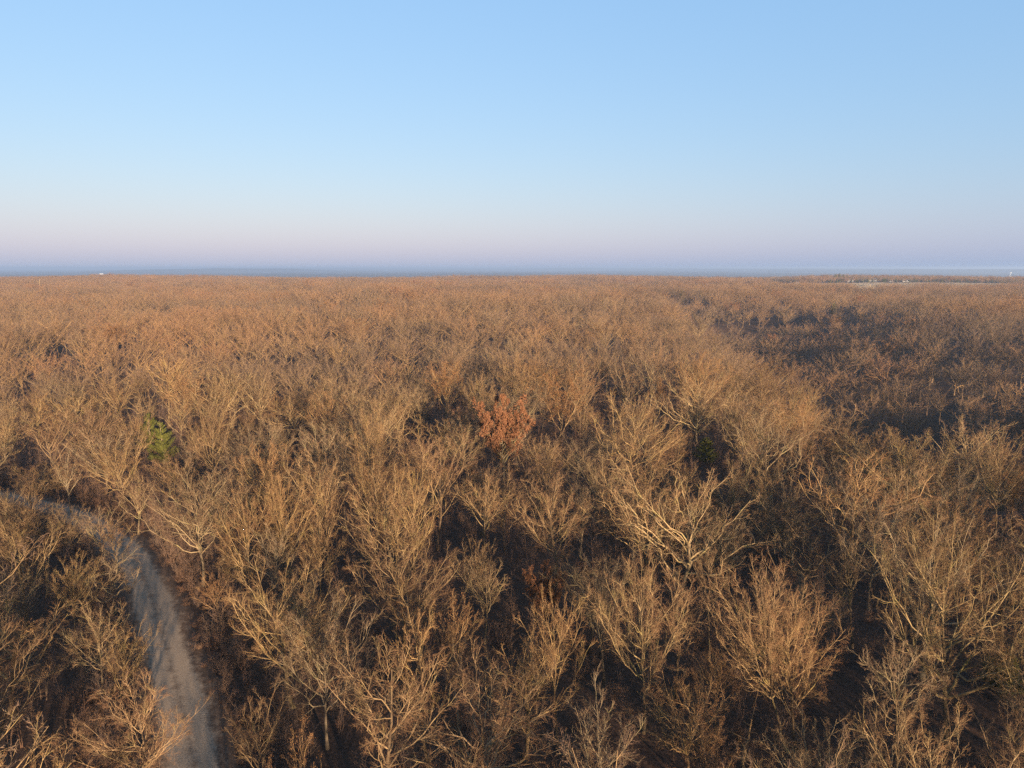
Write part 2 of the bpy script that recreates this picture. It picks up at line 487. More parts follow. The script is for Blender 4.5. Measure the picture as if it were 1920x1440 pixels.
for r_ in rad:
    a = np.arange(NA) * 2 * pi / NA
    x, y = r_ * np.sin(a), r_ * np.cos(a)
    VV.append(np.stack([x, y, terrain(x, y)], -1))
VV = np.concatenate(VV)
gi = np.arange(len(rad) * NA).reshape(len(rad), NA)
a_, b_ = gi[:-1], np.roll(gi, -1, 1)[:-1]; c_, d_ = np.roll(gi, -1, 1)[1:], gi[1:]
TT = np.stack([np.stack([a_, d_, c_], -1), np.stack([a_, c_, b_], -1)], -2).reshape(-1, 3)
ground = link('ground', mesh_tris('ground', VV, TT, [FLOOR]))
tag(ground, 'brown leaf-covered forest floor under the trees', kind='structure')

# ------------------------------------------------------------------ gravel road
road_px = [(372, 1470), (352, 1380), (332, 1290), (306, 1200), (285, 1120), (258, 1060), (215, 1010), (140, 966), (50, 940), (-60, 924), (-220, 905)]
ROAD = [meet(px, py, 0.0)[:2] for px, py in road_px]
p0, p1 = ROAD[0], ROAD[1]
back = [(p0 + (p0 - p1) / np.linalg.norm(p0 - p1) * k + np.array([-0.004 * k * k, 0])) for k in (90, 60, 40, 25, 12)]
ROAD = np.array(back + ROAD)
def resample(P, n, it=3):
    for _ in range(it):
        Q = [P[0]]
        for a, b in zip(P[:-1], P[1:]): Q += [a * .75 + b * .25, a * .25 + b * .75]
        P = np.array(Q + [P[-1]])
    s = np.concatenate([[0], np.cumsum(np.linalg.norm(np.diff(P, axis=0), axis=1))])
    t = np.linspace(0, s[-1], n)
    return np.stack([np.interp(t, s, P[:, 0]), np.interp(t, s, P[:, 1])], -1)
ROAD = resample(ROAD, 220)
def road_distance(x, y):
    return np.hypot(ROAD[:, 0] - x, ROAD[:, 1] - y).min()
def road_material():
    m, nt, b = new_mat('gravel')
    uv = nt.nodes.new('ShaderNodeUVMap'); sep = nt.nodes.new('ShaderNodeSeparateXYZ'); nt.links.new(uv.outputs[0], sep.inputs[0])
    pos = geo_pos(nt)
    fine = noise(nt, 9.0, 5, pos, 0.8)
    c = ramp(nt, fine, [(0.32, (0.125, 0.084, 0.056)), (0.5, (0.225, 0.160, 0.110)), (0.62, (0.30, 0.220, 0.154)), (0.72, (0.46, 0.36, 0.265))])
    # wheel tracks are packed paler, the crown and edges hold leaves
    trk = ramp(nt, sep.outputs[0], [(0.0, (0.0, 0.0, 0.0)), (0.20, (0.22, 0.22, 0.22)), (0.33, (0.75, 0.75, 0.75)), (0.43, (0.50, 0.50, 0.50)), (0.5, (0.36, 0.36, 0.36)), (0.57, (0.50, 0.50, 0.50)), (0.67, (0.75, 0.75, 0.75)), (0.80, (0.22, 0.22, 0.22)), (1.0, (0.0, 0.0, 0.0))])
    mm = nt.nodes.new('ShaderNodeMath'); mm.operation = 'MULTIPLY'; nt.links.new(trk, mm.inputs[0]); mm.inputs[1].default_value = 1.0
    ad = nt.nodes.new('ShaderNodeMath'); ad.operation = 'ADD'; nt.links.new(mm.outputs[0], ad.inputs[0])
    ns = noise(nt, 1.1, 5, pos, 0.7); nt.links.new(ns, ad.inputs[1])
    k = ramp(nt, ad.outputs[0], [(0.63, (0, 0, 0)), (1.02, (1, 1, 1))])
    litter = ramp(nt, fine, [(0.34, (0.028, 0.018, 0.013)), (0.5, (0.065, 0.040, 0.027)), (0.62, (0.12, 0.070, 0.044)), (0.74, (0.20, 0.12, 0.072))])
    c = mixc(nt, litter, c, k)
    nt.links.new(c, b.inputs['Base Color'])
    bp = nt.nodes.new('ShaderNodeBump'); bp.inputs['Strength'].default_value = 0.5; bp.inputs['Distance'].default_value = 0.04
    nt.links.new(fine, bp.inputs['Height']); nt.links.new(bp.outputs[0], b.inputs['Normal'])
    b.inputs['Roughness'].default_value = 0.95
    return m
tn = np.gradient(ROAD, axis=0); tn /= np.linalg.norm(tn, axis=1, keepdims=True); nrm = np.stack([-tn[:, 1], tn[:, 0]], -1)
M_ = 9
rv = []; ruv = []
for i in range(len(ROAD)):
    hw = 2.9 + 0.25 * sin(i * 0.31) + 0.12 * sin(i * 0.83 + 1)
    for j in range(M_):
        u = j / (M_ - 1); q = ROAD[i] + nrm[i] * (u - 0.5) * 2 * hw
        crown = 0.10 * (1 - (2 * u - 1) ** 2) - 0.05 * math.exp(-((abs(2 * u - 1) - 0.42) / 0.14) ** 2)
        rv.append((q[0], q[1], float(terrain(q[0], q[1])) + 0.03 + crown)); ruv.append((u, i / 20))
fi = np.arange(len(ROAD) * M_).reshape(len(ROAD), M_)
A, B, C_, D = fi[:-1, :-1], fi[:-1, 1:], fi[1:, 1:], fi[1:, :-1]
rt_ = np.stack([np.stack([A, C_, B], -1), np.stack([A, D, C_], -1)], -2).reshape(-1, 3)
rme = mesh_tris('gravel_road', np.array(rv), rt_, [road_material()])
uvl = rme.uv_layers.new(name='UVMap')
li = np.empty(len(rme.loops), dtype=np.int32); rme.loops.foreach_get('vertex_index', li)
uvl.data.foreach_set('uv', np.array(ruv, dtype=np.float32)[li].ravel())
road = link('gravel_road', rme)
tag(road, 'pale gravel track running through the trees', kind='structure')

# ------------------------------------------------------------------ near trees, one object each
# read off the photograph: crown top (x, y), crown width in px, kind, then either the trunk foot (x, y) or the height in m
HERO = [
    # x, ytop, wpx, kind, foot/height, tint, label
    (1482, 1092, 195, 'vase', (1494, 1405), (1.15, .98, .80), 'fan-shaped tan tree low in the photo between two big spreading crowns'),
    (1405, 1050, 190, 'vase', (1470, 1400), (1.1, .96, .82), None),
    (1600, 992, 110, 'broom', (1598, 1215), (.95, .88, .8), None),
    (1522, 966, 135, 'gnarled', (1500, 1115), (1.25, 1.12, 1.0), None),
    (1775, 962, 260, 'spread', (1777, 1400), (1.0, .93, .76), 'big many-limbed tan tree at lower right, widest crown there'),
    (1930, 1130, 260, 'gnarled', (1925, 1440), (1.15, 1.05, .88), 'crooked olive-tan tree leaning in from the right edge'),
    (1350, 1200, 105, 'broom', (1342, 1378), (1.05, .86, .70), None),
    (1322, 1008, 70, 'tall', (1330, 1240), (.95, .85, .76), None),
    (1195, 1018, 140, 'vase', (1207, 1375), (1.08, .98, .84), None),
    (1037, 1090, 118, 'broom', (1047, 1400), (1.1, .95, .76), None),
    (985, 1190, 200, 'gnarled', (985, 1425), (1.25, 1.08, .84), None),
    (780, 1105, 130, 'gnarled', (803, 1426), (1.18, 1.0, .78), None),
    (862, 1098, 90, 'leafy', (828, 1340), (1.1, .92, .74), None),
    (725, 868, 185, 'vase', (752, 1130), (1.1, .98, .82), None),
    (925, 1000, 90, 'vase', (860, 1135), (.95, .86, .76), None),
    (1035, 888, 165, 'vase', (1040, 1100), (1.05, .92, .80), None),
    (1022, 1052, 80, 'rust', 7.0, (1, 1, 1), None),
    (530, 1055, 250, 'spread', (550, 1327), (1.12, 1.0, .80), 'broad tan tree whose limbs reach over the gravel track'),
    (20, 1130, 240, 'gnarled', (13, 1340), (1.25, 1.05, .84), 'crooked pale tree with long level limbs, cut off by the left edge'),
    (137, 1036, 105, 'vase', (140, 1195), (1.08, .98, .76), None),
    (240, 1158, 100, 'broom', (225, 1357), (1.05, .94, .74), 'slim many-stemmed tree standing at the verge, crown over the gravel track'),
    (182, 940, 90, 'broom', (186, 1065), (1.05, .98, .92), 'slim feathery tree hiding the bend of the gravel track'),
    (392, 1062, 80, 'leafy', (420, 1180), (1.12, .9, .72), None),
    (97, 1004, 34, 'snag', (86, 1120), (1.3, 1.15, .98), 'pale forked dead stem beside the bend of the gravel track'),
    (432, 1005, 80, 'vase', (455, 1120), (1.0, .9, .74), None),
    (520, 958, 95, 'vase', (535, 1095), (1.05, .95, .76), None),
    (605, 962, 85, 'vase', (600, 1130), (1.02, .9, .75), None),
    (550, 1365, 95, 'leafy', 9.0, (1.1, .9, .72), None),
    (70, 1400, 120, 'leafy', 7.5, (1.1, .95, .76), None),
    (1340, 1340, 110, 'leafy', 8.0, (1.02, .82, .68), None),
    (1700, 1250, 110, 'gnarled', 11.0, (1.0, .9, .78), None),
    (315, 655, 85, 'tall', (317, 805), (1.35, 1.18, .9), 'tall tree with bright pale trunk standing just behind the green cedars'),
    (200, 818, 110, 'vase', (240, 958), (1.15, 1.0, .78), None),
    (250, 765, 75, 'vase', (257, 895), (1.12, 1.0, .84), None),
    (318, 848, 110, 'vase', (332, 965), (1.1, .95, .78), None),
    (392, 748, 105, 'vase', 14.5, (1.0, .88, .74), None),
    (530, 735, 170, 'spread', (566, 830), (1.12, 1.0, .82), None),
    (144, 722, 90, 'gnarled', (148, 828), (1.25, 1.12, .85), None),
    (70, 738, 100, 'gnarled', (76, 830), (1.2, 1.05, .82), None),
    (8, 780, 90, 'gnarled', (10, 880), (1.2, 1.05, .8), None),
    (120, 828, 60, 'leafy', 10.0, (1, 1, 1), None),
    (85, 868, 120, 'spread', (75, 935), (1.1, .95, .72), None),
    (450, 895, 95, 'vase', 13.5, (1.1, .95, .76), None),
    (525, 872, 90, 'vase', 13.5, (1.12, .97, .75), None),
    (605, 860, 90, 'broom', 13.5, (1.05, .9, .76), None),
    (345, 640, 60, 'leafy', 13.0, (1, 1, 1), None),
    (632, 638, 55, 'tall', 15.0, (1.3, 1.15, .92), None),
    (942, 740, 104, 'rust', 14.0, (1, 1, 1), 'brightest rust-red leaved tree, rounded crown at the middle of the wood'),
    (866, 748, 80, 'leafy', 12.0, (.8, .8, .8), 'brown-leaved tree standing close beside the brightest red one'),
    (1050, 696, 108, 'amber', 15.0, (1.1, .95, .8), 'pale orange rounded tree behind and beside the brightest red one'),
    (833, 676, 72, 'amber', 14.0, (1.2, 1.08, .85), None),
    (770, 668, 65, 'gnarled', (768, 748), (1.35, 1.2, 1.0), None),
    (897, 690, 60, 'vase', 14.0, (1.1, 1.0, .85), None),
    (963, 668, 75, 'vase', 14.5, (1.1, 1.0, .85), None),
    (1205, 738, 200, 'spread', (1172, 948), (1.15, 1.02, .82), 'huge rounded tan crown just past the red tree, before the dark hollow'),
    (1090, 748, 70, 'vase', (1093, 838), (1.0, .9, .8), None),
    (832, 775, 105, 'gnarled', (812, 880), (1.15, 1.02, .78), None),
    (950, 798, 75, 'broom', (945, 900), (1.1, .98, .76), None),
    (692, 770, 85, 'vase', 14.0, (1.1, .97, .78), None),
    (770, 858, 100, 'gnarled', 14.0, (1.15, 1.0, .76), None),
    (685, 845, 80, 'broom', 13.5, (1.1, .95, .75), None),
    (1238, 706, 40, 'amber', 11.0, (1, 1, 1), None),
    (665, 700, 60, 'leafy', 11.5, (1, 1, 1), None),
    (1140, 720, 22, 'snag', (1143, 762), (1.4, 1.2, 1.0), 'short broken pale snag between the orange tree and the huge crown'),
    (1697, 798, 235, 'spread', (1690, 960), (1.12, 1.02, .78), 'widest spreading crown on the near rim of the valley'),
    (1430, 835, 95, 'vase', (1440, 1000), (1.05, .95, .78), None),
    (1385, 825, 55, 'leafy', 12.0, (.9, .85, .85), None),
    (1578, 755, 85, 'tall', (1583, 880), (1.2, 1.08, .9), None),
    (1380, 722, 80, 'gnarled', 14.0, (1.1, 1.0, .88), None),
    (1662, 728, 75, 'vase', 14.0, (1.0, .9, .8), None),
    (1890, 795, 110, 'vase', 14.5, (1.05, .95, .8), None),
    (1912, 868, 75, 'amber', 9.0, (1.1, .75, .5), None),
    (1325, 818, 46, 'cedar', (1326, 868), (1, 1, 1), 'dark green cedar shaded in the hollow before the valley'),
    (276, 772, 36, 'cedar', 8.0, (1, 1, 1), 'yellow-green cedar, the one further from the pale tall trunk'),
    (302, 788, 40, 'cedar', 8.0, (1, 1, 1), 'yellow-green cedar at the foot of the pale tall trunk'),
    (1890, 1215, 60, 'cedar', 4.0, (1, 1, 1), None),
    (1410, 1345, 50, 'snag', (1395, 1440), (1.2, 1.0, .8), None),
]
HERO += [
    (60, 925, 115, 'vase', (52, 1045), (1.08, .96, .80), 'tan tree standing between the bend of the track and the edge'),
    (128, 942, 85, 'vase', (136, 1052), (1.0, .92, .82), 'tan tree just inside the bend of the gravel track'),
    (212, 968, 80, 'leafy', (222, 1072), (1.0, .88, .74), 'brown-leaved tree leaning over the track just before its bend'),
    (15, 952, 85, 'broom', (12, 1050), (.95, .88, .80), 'narrow tree before the far end of the track, by the edge'),
]
NEAR = []                            # x, y, scale xy, scale z, kind, variant, rotation, tint, label
vr = random.Random(21)
for (px, yt, wpx, kind, fh, tint, lab) in HERO:
    if isinstance(fh, tuple):
        p = meet(fh[0], fh[1], 0.0)
        d = ray(px, yt); t = p[1] / d[1]
        h = CAM_Z + d[2] * t - p[2]
        if kind == 'tall' or kind == 'snag': pass
        x, y = p[0], p[1]; lean = math.atan2(d[0] * t - p[0], h * 0.85)
    else:
        h = fh; lean = 0.0
        q = meet(px, yt, h); x, y = q[0], q[1]
    h = min(max(h, 3.0), 19.0)
    dep = project(x, y, float(terrain(x, y)) + h * 0.7)[2]
    w = wpx / F_PX * dep
    v = vr.randrange(len(TEMPLATES[kind])); tm = TEMPLATES[kind][v]
    sz = h / tm['H']; sx = w / tm['W']
    sx = min(max(sx, sz * 0.62), sz * 1.55)
    NEAR.append([x, y, sx, sz, kind, v, vr.uniform(0, 2 * pi), tint, lab, max(-.42, min(.42, lean))])
    
def canopy_height(x, y):
    return 13.2 + 1.2 * math.sin(x * 0.021 + 1) * math.sin(y * 0.017) + 1.2 * math.sin(x * 0.0063 + y * 0.0041) + 0.8 * math.sin(y * 0.047 + x * 0.011)
HALF = math.atan(960 / F_PX)
def in_field(x, y):
    r = math.hypot(x, y); az = math.degrees(math.atan2(x, y))
    if not 18.5 < az < 75: return False
    near = 1050 + 90 * math.sin(az * 0.9) + 70 * math.sin(az * 2.3 + 1) + 45 * max(0, az - 28)
    far_ = 1640 + 40 * math.sin(az * 0.4 + 2)
    if az < 22: near = near + (22 - az) * 130
    return near < r < far_

# fill in between the trees read off the photograph (dart throwing on a hashed grid)
class Spots:
    def __init__(s, c): s.c = c; s.g = {}
    def ok(s, x, y, d):
        i, j = int(x // s.c), int(y // s.c); n = int(d // s.c) + 1
        for a in range(i - n, i + n + 1):
            for b in range(j - n, j + n + 1):
                for (qx, qy, qd) in s.g.get((a, b), ()):
                    if (qx - x) ** 2 + (qy - y) ** 2 < ((d + qd) / 2) ** 2: return False
        return True
    def add(s, x, y, d): s.g.setdefault((int(x // s.c), int(y // s.c)), []).append((x, y, d))
spots = Spots(8.0)
for t in NEAR: spots.add(t[0], t[1], min(9.0, max(3.2, TEMPLATES[t[4]][t[5]]['W'] * t[2] * 0.6)))
fill = random.Random(77)
MIX = ['vase'] * 36 + ['broom'] * 20 + ['spread'] * 12 + ['gnarled'] * 12 + ['tall'] * 6 + ['leafy'] * 5
R_NEAR = 205.0
cand = []
# what the photograph shows unobstructed stays so: no added tree stands before a crown read off it
GUARD = []
for (px, yt, wpx, kind, fh, tint, lab), t in zip(HERO, NEAR):
    dep_ = project(t[0], t[1], float(terrain(t[0], t[1])))[2]
    bot = fh[1] if isinstance(fh, tuple) else yt + fh * F_PX / dep_ * 0.9
    f_ = 0.75 if kind in ('cedar', 'rust', 'amber', 'snag') else 0.15
    GUARD.append((px, yt + (bot - yt) * f_, dep_, wpx * 0.42, yt))
def stands_before(x, y, h, w):
    z = float(terrain(x, y)); cx, cy, dp = project(x, y, z + h)
    hw_ = w / 2 / dp * F_PX
    for (gx, gy, gd, gw_, gt_) in GUARD:
        if dp < gd - 1.0 and abs(cx - gx) < hw_ * 0.8 + gw_ * 0.5 and cy < gy: return True
    return False
for _ in range(26000):
    r = math.sqrt(fill.uniform(17 ** 2, R_NEAR ** 2)); a = fill.uniform(-HALF - 0.10, HALF + 0.10)
    x, y = r * sin(a), r * cos(a)
    if road_distance(x, y) < 2.8: continue
    d = fill.uniform(5.2, 8.2)
    if not spots.ok(x, y, d): continue
    kind = fill.choice(MIX)
    h = canopy_height(x, y) * fill.uniform(0.74, 1.08)
    if d < 5.8: h *= fill.uniform(0.6, 0.9)
    v = fill.randrange(len(TEMPLATES[kind])); tm = TEMPLATES[kind][v]
    sz = h / tm['H']; sx = sz * fill.uniform(0.85, 1.15)
    if stands_before(x, y, h, tm['W'] * sx): continue
    k = fill.uniform(0.86, 1.2); wr = fill.uniform(-0.06, 0.06)
    tint = fill.choice(((1.02 + wr, .93, .79 - wr * .8), (1.02 + wr, .93, .79 - wr), (1.05, .98, .86), (.92, .88, .84), (1.22, 1.14, 1.0), (.80, .70, .62), (1.1, .9, .70), (.78, .76, .76), (.95, .82, .74), (1.0, .97, .95)))
    tint = tuple(k * c for c in tint)
    spots.add(x, y, d)
    cand.append([x, y, sx, sz, kind, v, fill.uniform(0, 2 * pi), tint, None, 0.0])
# those the photograph shows largest become objects of their own, the rest joins the wood
def size_in_view(t):
    x, y = t[0], t[1]; z = float(terrain(x, y)); H = TEMPLATES[t[4]][t[5]]['H'] * t[3]
    px, py, dep = project(x, y, z + H * 0.97)
    w = TEMPLATES[t[4]][t[5]]['W'] * t[2] / dep * F_PX
    if px < -w * 0.45 or px > 1920 + w * 0.45 or py > 1425: return -1
    return 1e4 / dep
N_NEAR = 300
cand.sort(key=size_in_view, reverse=True)
n_more = N_NEAR - len(NEAR)
NEAR += [c for c in cand[:n_more] if size_in_view(c) > 0]
REST = cand[n_more:]

ONES = 'zero one two three four five six seven eight nine ten eleven twelve thirteen fourteen fifteen sixteen seventeen eighteen nineteen'.split()
TENS = 'x x twenty thirty forty fifty sixty seventy eighty ninety'.split()
def words(v):
    v = max(0, min(99, round(v)))
    if v < 20: return ONES[v]
    return TENS[v // 10] + ('-' + ONES[v % 10] if v % 10 else '')
def place_word(px, py):
    return f'{words(px / 19.2)} percent across and {words(py / 14.4)} percent down'
SIZE = lambda h: 'short' if h < 9.5 else ('tall' if h > 15.3 else None)
def tone(t):
    if t[0] / t[2] > 1.5: return 'golden'
    if t[0] > 1.15: return 'pale'
    if t[0] < 0.98: return 'grey-brown'
    return 'tan'
used = set()
for n, (x, y, sx, sz, kind, v, rot, tint, lab, lean) in enumerate(NEAR):
    tm = TEMPLATES[kind][v]
    z = float(terrain(x, y)) - 0.12
    e = bpy.data.objects.new({'cedar': 'cedar_tree', 'snag': 'dead_tree', 'rust': 'rust_leaved_tree', 'amber': 'orange_leaved_tree'}.get(kind, 'bare_tree'), None)
    COL.objects.link(e)
    e.location = (x, y, z); e.rotation_euler = (Matrix.Rotation(lean + vr.uniform(-.03, .03), 3, 'Y') @ Matrix.Rotation(vr.uniform(-.03, .03), 3, 'X') @ Matrix.Rotation(rot, 3, 'Z')).to_euler(); e.scale = (sx, sx, sz)
    e.empty_display_size = 0.5
    H = tm['H'] * sz
    px, py, dep = project(x, y, z + H * 0.97)
    look = KINDS[kind]['look']
    if kind not in ('cedar', 'snag', 'rust', 'amber'): look = tone(tint) + ' ' + look
    lb = lab or f'{look}, top {place_word(px, py)}'
    if lb in used:
        lb = f'{SIZE(H) or "middling"} {look}, top {place_word(px, py)}'
    used.add(lb)
    tag(e, lb, 'dead tree' if kind == 'snag' else ('cedar' if kind == 'cedar' else 'tree'), 'trees of the wood nearest the camera')
    base = {}
    for pn, me in tm['parts']:
        o = bpy.data.objects.new(pn, me); COL.objects.link(o)
        o.parent = {'limb': base.get('trunk'), 'leaves': base.get('crown')}.get(pn, e)
        base.setdefault(pn, o)
        o.color = (*tint, 1.0)

# ------------------------------------------------------------------ instancing by geometry nodes, for what nobody could count
def scatter(name, pts, rots, scales, pick, protos, label, lift=-0.15):
    """one object: many copies of the prototype meshes standing at points"""
    pc = bpy.data.collections.new(name + '_kinds')
    for i, pm in enumerate(protos):
        if isinstance(pm, bpy.types.Mesh):
            o = bpy.data.objects.new(f'kind_{i:02d}', pm)
        pc.objects.link(o)
    me = bpy.data.meshes.new(name)
    pts = np.array(pts); pts[:, 2] = terrain(pts[:, 0], pts[:, 1]) + lift
    me.vertices.add(len(pts)); me.vertices.foreach_set('co', np.asarray(pts, dtype=np.float32).ravel())
    for nm, tp, dat in (('rot', 'FLOAT_VECTOR', rots), ('scl', 'FLOAT_VECTOR', scales)):
        at = me.attributes.new(nm, tp, 'POINT'); at.data.foreach_set('vector', np.asarray(dat, dtype=np.float32).ravel())
    at = me.attributes.new('pick', 'INT', 'POINT'); at.data.foreach_set('value', np.asarray(pick, dtype=np.int32))
    o = link(name, me); tag(o, label, kind='stuff')
    ng = bpy.data.node_groups.new(name, 'GeometryNodeTree')
    ng.interface.new_socket('Geometry', in_out='INPUT', socket_type='NodeSocketGeometry')
    ng.interface.new_socket('Geometry', in_out='OUTPUT', socket_type='NodeSocketGeometry')
    gi_ = ng.nodes.new('NodeGroupInput'); go = ng.nodes.new('NodeGroupOutput')
    ip = ng.nodes.new('GeometryNodeInstanceOnPoints')
    ci = ng.nodes.new('GeometryNodeCollectionInfo'); ci.inputs['Collection'].default_value = pc
    ci.inputs['Separate Children'].default_value = True; ci.inputs['Reset Children'].default_value = True
    def attr(nm, tp):
        n = ng.nodes.new('GeometryNodeInputNamedAttribute'); n.data_type = tp; n.inputs['Name'].default_value = nm
        return n.outputs['Attribute']
    e2r = ng.nodes.new('FunctionNodeEulerToRotation')
    ng.links.new(attr('rot', 'FLOAT_VECTOR'), e2r.inputs[0])
    ng.links.new(gi_.outputs[0], ip.inputs['Points'])
    ng.links.new(ci.outputs[0], ip.inputs['Instance'])
    ip.inputs['Pick Instance'].default_value = True
    ng.links.new(attr('pick', 'INT'), ip.inputs['Instance Index'])
    ng.links.new(e2r.outputs[0], ip.inputs['Rotation'])
    ng.links.new(attr('scl', 'FLOAT_VECTOR'), ip.inputs['Scale'])
    ng.links.new(ip.outputs[0], go.inputs[0])
    md = o.modifiers.new('scatter', 'NODES'); md.node_group = ng
    return o

# lighter trees for the wood beyond
FAR_KW = [
    dict(H=14, W=11.5, fork=0.26, limbs=13, open_=0.45, low=0.45, gnarl=0.03),
    dict(H=13.5, W=10.5, fork=0.28, limbs=13, open_=0.5, low=0.42, gnarl=0.04),
    dict(H=14, W=8.6, fork=0.30, limbs=12, open_=0.3, low=0.45, gnarl=0.03, ang2=(16, 34)),
    dict(H=13.5, W=14, fork=0.24, limbs=15, open_=0.75, low=0.30, gnarl=0.045, r0=0.22),
    dict(H=14, W=12.5, fork=0.24, limbs=11, open_=0.75, low=0.33, gnarl=0.07, r0=0.21),
    dict(H=15.5, W=9, fork=0.42, limbs=11, open_=0.7, low=0.5, gnarl=0.04, leader=0.85),
    dict(H=13, W=11, fork=0.26, limbs=13, open_=0.55, low=0.36, gnarl=0.05),
    dict(H=12.5, W=10, fork=0.26, limbs=11, open_=0.6, low=0.32, gnarl=0.04, leaf=3500, leaf_size=0.16),
    dict(H=13, W=11, fork=0.26, limbs=11, open_=0.5, low=0.36, gnarl=0.04, leaf=2200, leaf_size=0.15),
]
def far_mesh(seed, nums, twig_r, **kw):
    kw = dict(kw); lf = kw.get('leaf', 0)
    g = grow(seed, nums=nums, twig_r=twig_r, **kw)
    solid = join(g['limbs'])
    parts = [g['trunk'], solid, g['crown']] + ([g['leaves']] if lf else [])
    V, T = join(parts)
    mi = np.concatenate([np.full(len(g['trunk'][1]), 3), np.full(len(solid[1]), 0), g['crown_mat']] + ([np.full(len(g['leaves'][1]), 2)] if lf else []))
    return mesh_tris('wood_tree', V, T, [BARK_FAR, TWIG_FAR, LEAF_RUST if seed % 2 else LEAF_TAN, BOLE_FAR], mi)
MID = [far_mesh(301 + i * 2 + (0 if i != 8 else 1), (7, 6, 6, 3), 0.0095, **k) for i, k in enumerate(FAR_KW)]
FAR = [far_mesh(401 + i * 2 + (0 if i != 8 else 1), (7, 6, 6, 0), 0.018, **{**k, 'leaf': k.get('leaf', 0) // 3, 'leaf_size': 0.26}) for i, k in enumerate(FAR_KW)]
FAR_CEDAR = mesh_tris('wood_cedar', *(lambda a: join(a))(cedar(91, n=70, m=16, thick=0.12)), [LEAF_CEDAR])
PROTO = MID + FAR + [FAR_CEDAR]
NM = len(MID)
PICK_W = [22, 20, 16, 12, 12, 7, 9, 0.5, 1.2]
PICK = [i for i, w in enumerate(PICK_W) for _ in range(int(w * 10))]

P_, R_, S_, I_ = [], [], [], []
def put(x, y, h, wide, which, H0):
    P_.append((x, y, 0.0)); R_.append((fill.uniform(-.04, .04), fill.uniform(-.04, .04), fill.uniform(0, 2 * pi)))
    s = h / H0; S_.append((s * wide, s * wide, s)); I_.append(which)
for t in REST:
    k = fill.choice(PICK)
    put(t[0], t[1], TEMPLATES[t[4]][t[5]]['H'] * t[3], fill.uniform(.8, 1.05), k, FAR_KW[k]['H'])
# from here on a jittered grid: rings of growing spacing, in front and (for the shade they throw) behind
def jitter_zone(r0, r1, a0, a1, step):
    n = int(r1 // step) + 1
    for i in range(-n, n + 1):
        for j in range(-n, n + 1):
            x = (i + (0.5 if j & 1 else 0) + fill.uniform(-.42, .42)) * step; y = (j * 0.87 + fill.uniform(-.4, .4)) * step
            r = math.hypot(x, y)
            if not r0 <= r < r1: continue
            a = math.atan2(x, y)
            if a0 <= a <= a1: yield x, y, r
A_V = HALF + 0.10
def wood(zone, close):
    for x, y, r in zone:
        if r < 170 and road_distance(x, y) < 3.8: continue
        if in_field(x, y): continue
        g_ = math.sin(x * 0.083 + 1.7 * math.sin(y * 0.031)) * math.sin(y * 0.071 + 1.3 * math.sin(x * 0.027))
        if g_ > 0.80 and fill.random() < 0.75: continue      # small gaps in the canopy
        k = fill.choice(PICK)
        if fill.random() < (0.12 if (r > 1600 and x > 0.33 * y) else 0.004): put(x, y, fill.uniform(7, 11), 1.0, 2 * NM, 9.0); continue
        h = canopy_height(x, y) * fill.choice((fill.uniform(0.62, 0.95), fill.uniform(0.88, 1.12), fill.uniform(0.95, 1.22)))
        put(x, y, h, fill.uniform(.95, 1.35), k + (0 if close(r) else NM), FAR_KW[k]['H'])
wood(jitter_zone(R_NEAR, 560, -A_V - .04, A_V + .04, 11.2), lambda r: r < 300)
wood(jitter_zone(560, 1150, -A_V, A_V, 10.4), lambda r: False)
wood(jitter_zone(1150, 2050, -A_V, A_V, 10.4), lambda r: False)
wood(jitter_zone(5, 230, A_V + .0, pi, 9.0), lambda r: False)
wood(jitter_zone(5, 230, -pi, -A_V, 9.0), lambda r: False)
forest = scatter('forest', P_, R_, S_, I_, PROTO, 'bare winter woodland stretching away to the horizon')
print('forest instances', len(P_), 'near', len(NEAR))

# ------------------------------------------------------------------ undergrowth: saplings and brush between the trees
def brush_mesh(seed, H, W, stems, leaf):
    rng = np.random.default_rng(seed)
    az = rng.uniform(0, 2 * pi, stems); out = rng.uniform(0.15, 1, stems) * W / 2
    S = np.stack([np.cos(az) * out * 0.15, np.sin(az) * out * 0.15, np.zeros(stems)], -1)
    E = np.stack([np.cos(az) * out, np.sin(az) * out, H * rng.uniform(0.55, 1.0, stems)], -1)
    t = np.linspace(0, 1, 5)[None, :, None]
    C = S + (E - S) * np.array([0.3, 0.3, 0.6])
    P = (1 - t) ** 2 * S[:, None] + 2 * t * (1 - t) * C[:, None] + t ** 2 * E[:, None] + rng.normal(size=(stems, 5, 3)) * 0.06
    Rd = np.linspace(0.028, 0.008, 5)[None, :] * np.ones((stems, 1))
    L2, R2 = sprout(P, Rd, 8, 0.2, 1, (25, 55), 0.38, 0.08, 0.15, 3, rng, 0.7, 0.008)
    L3, R3 = sprout(L2, R2, 7, 0.15, 1, (25, 60), 0.5, 0.05, 0.1, 2, rng, 0.8, 0.008)
    parts = [tubes(P, Rd, 3), tubes(L2, R2, 3), spikes(L3[:, 0], L3[:, 1], R3[:, 0])]
    if leaf: parts.append(leaves_at(L3[:, 1], leaf, 0.07, rng))
    V, T = join(parts)
    mi = np.concatenate([np.full(len(p[1]), min(i, 2) if i < 3 else 3) for i, p in enumerate(parts)])
    mi = np.where(mi == 3, 1, 0)
    return mesh_tris('brush', V, T, [TWIG_FAR, LEAF_RUST if seed % 2 else LEAF_TAN], mi)
BR = [brush_mesh(501, 3.2, 2.6, 9, 0), brush_mesh(502, 4.5, 2.0, 6, 60), brush_mesh(503, 2.2, 2.6, 12, 160), brush_mesh(504, 5.5, 2.4, 4, 0), brush_mesh(505, 8.0, 2.6, 3, 30), brush_mesh(506, 7.0, 3.4, 3, 0)]
P_, R_, S_, I_ = [], [], [], []
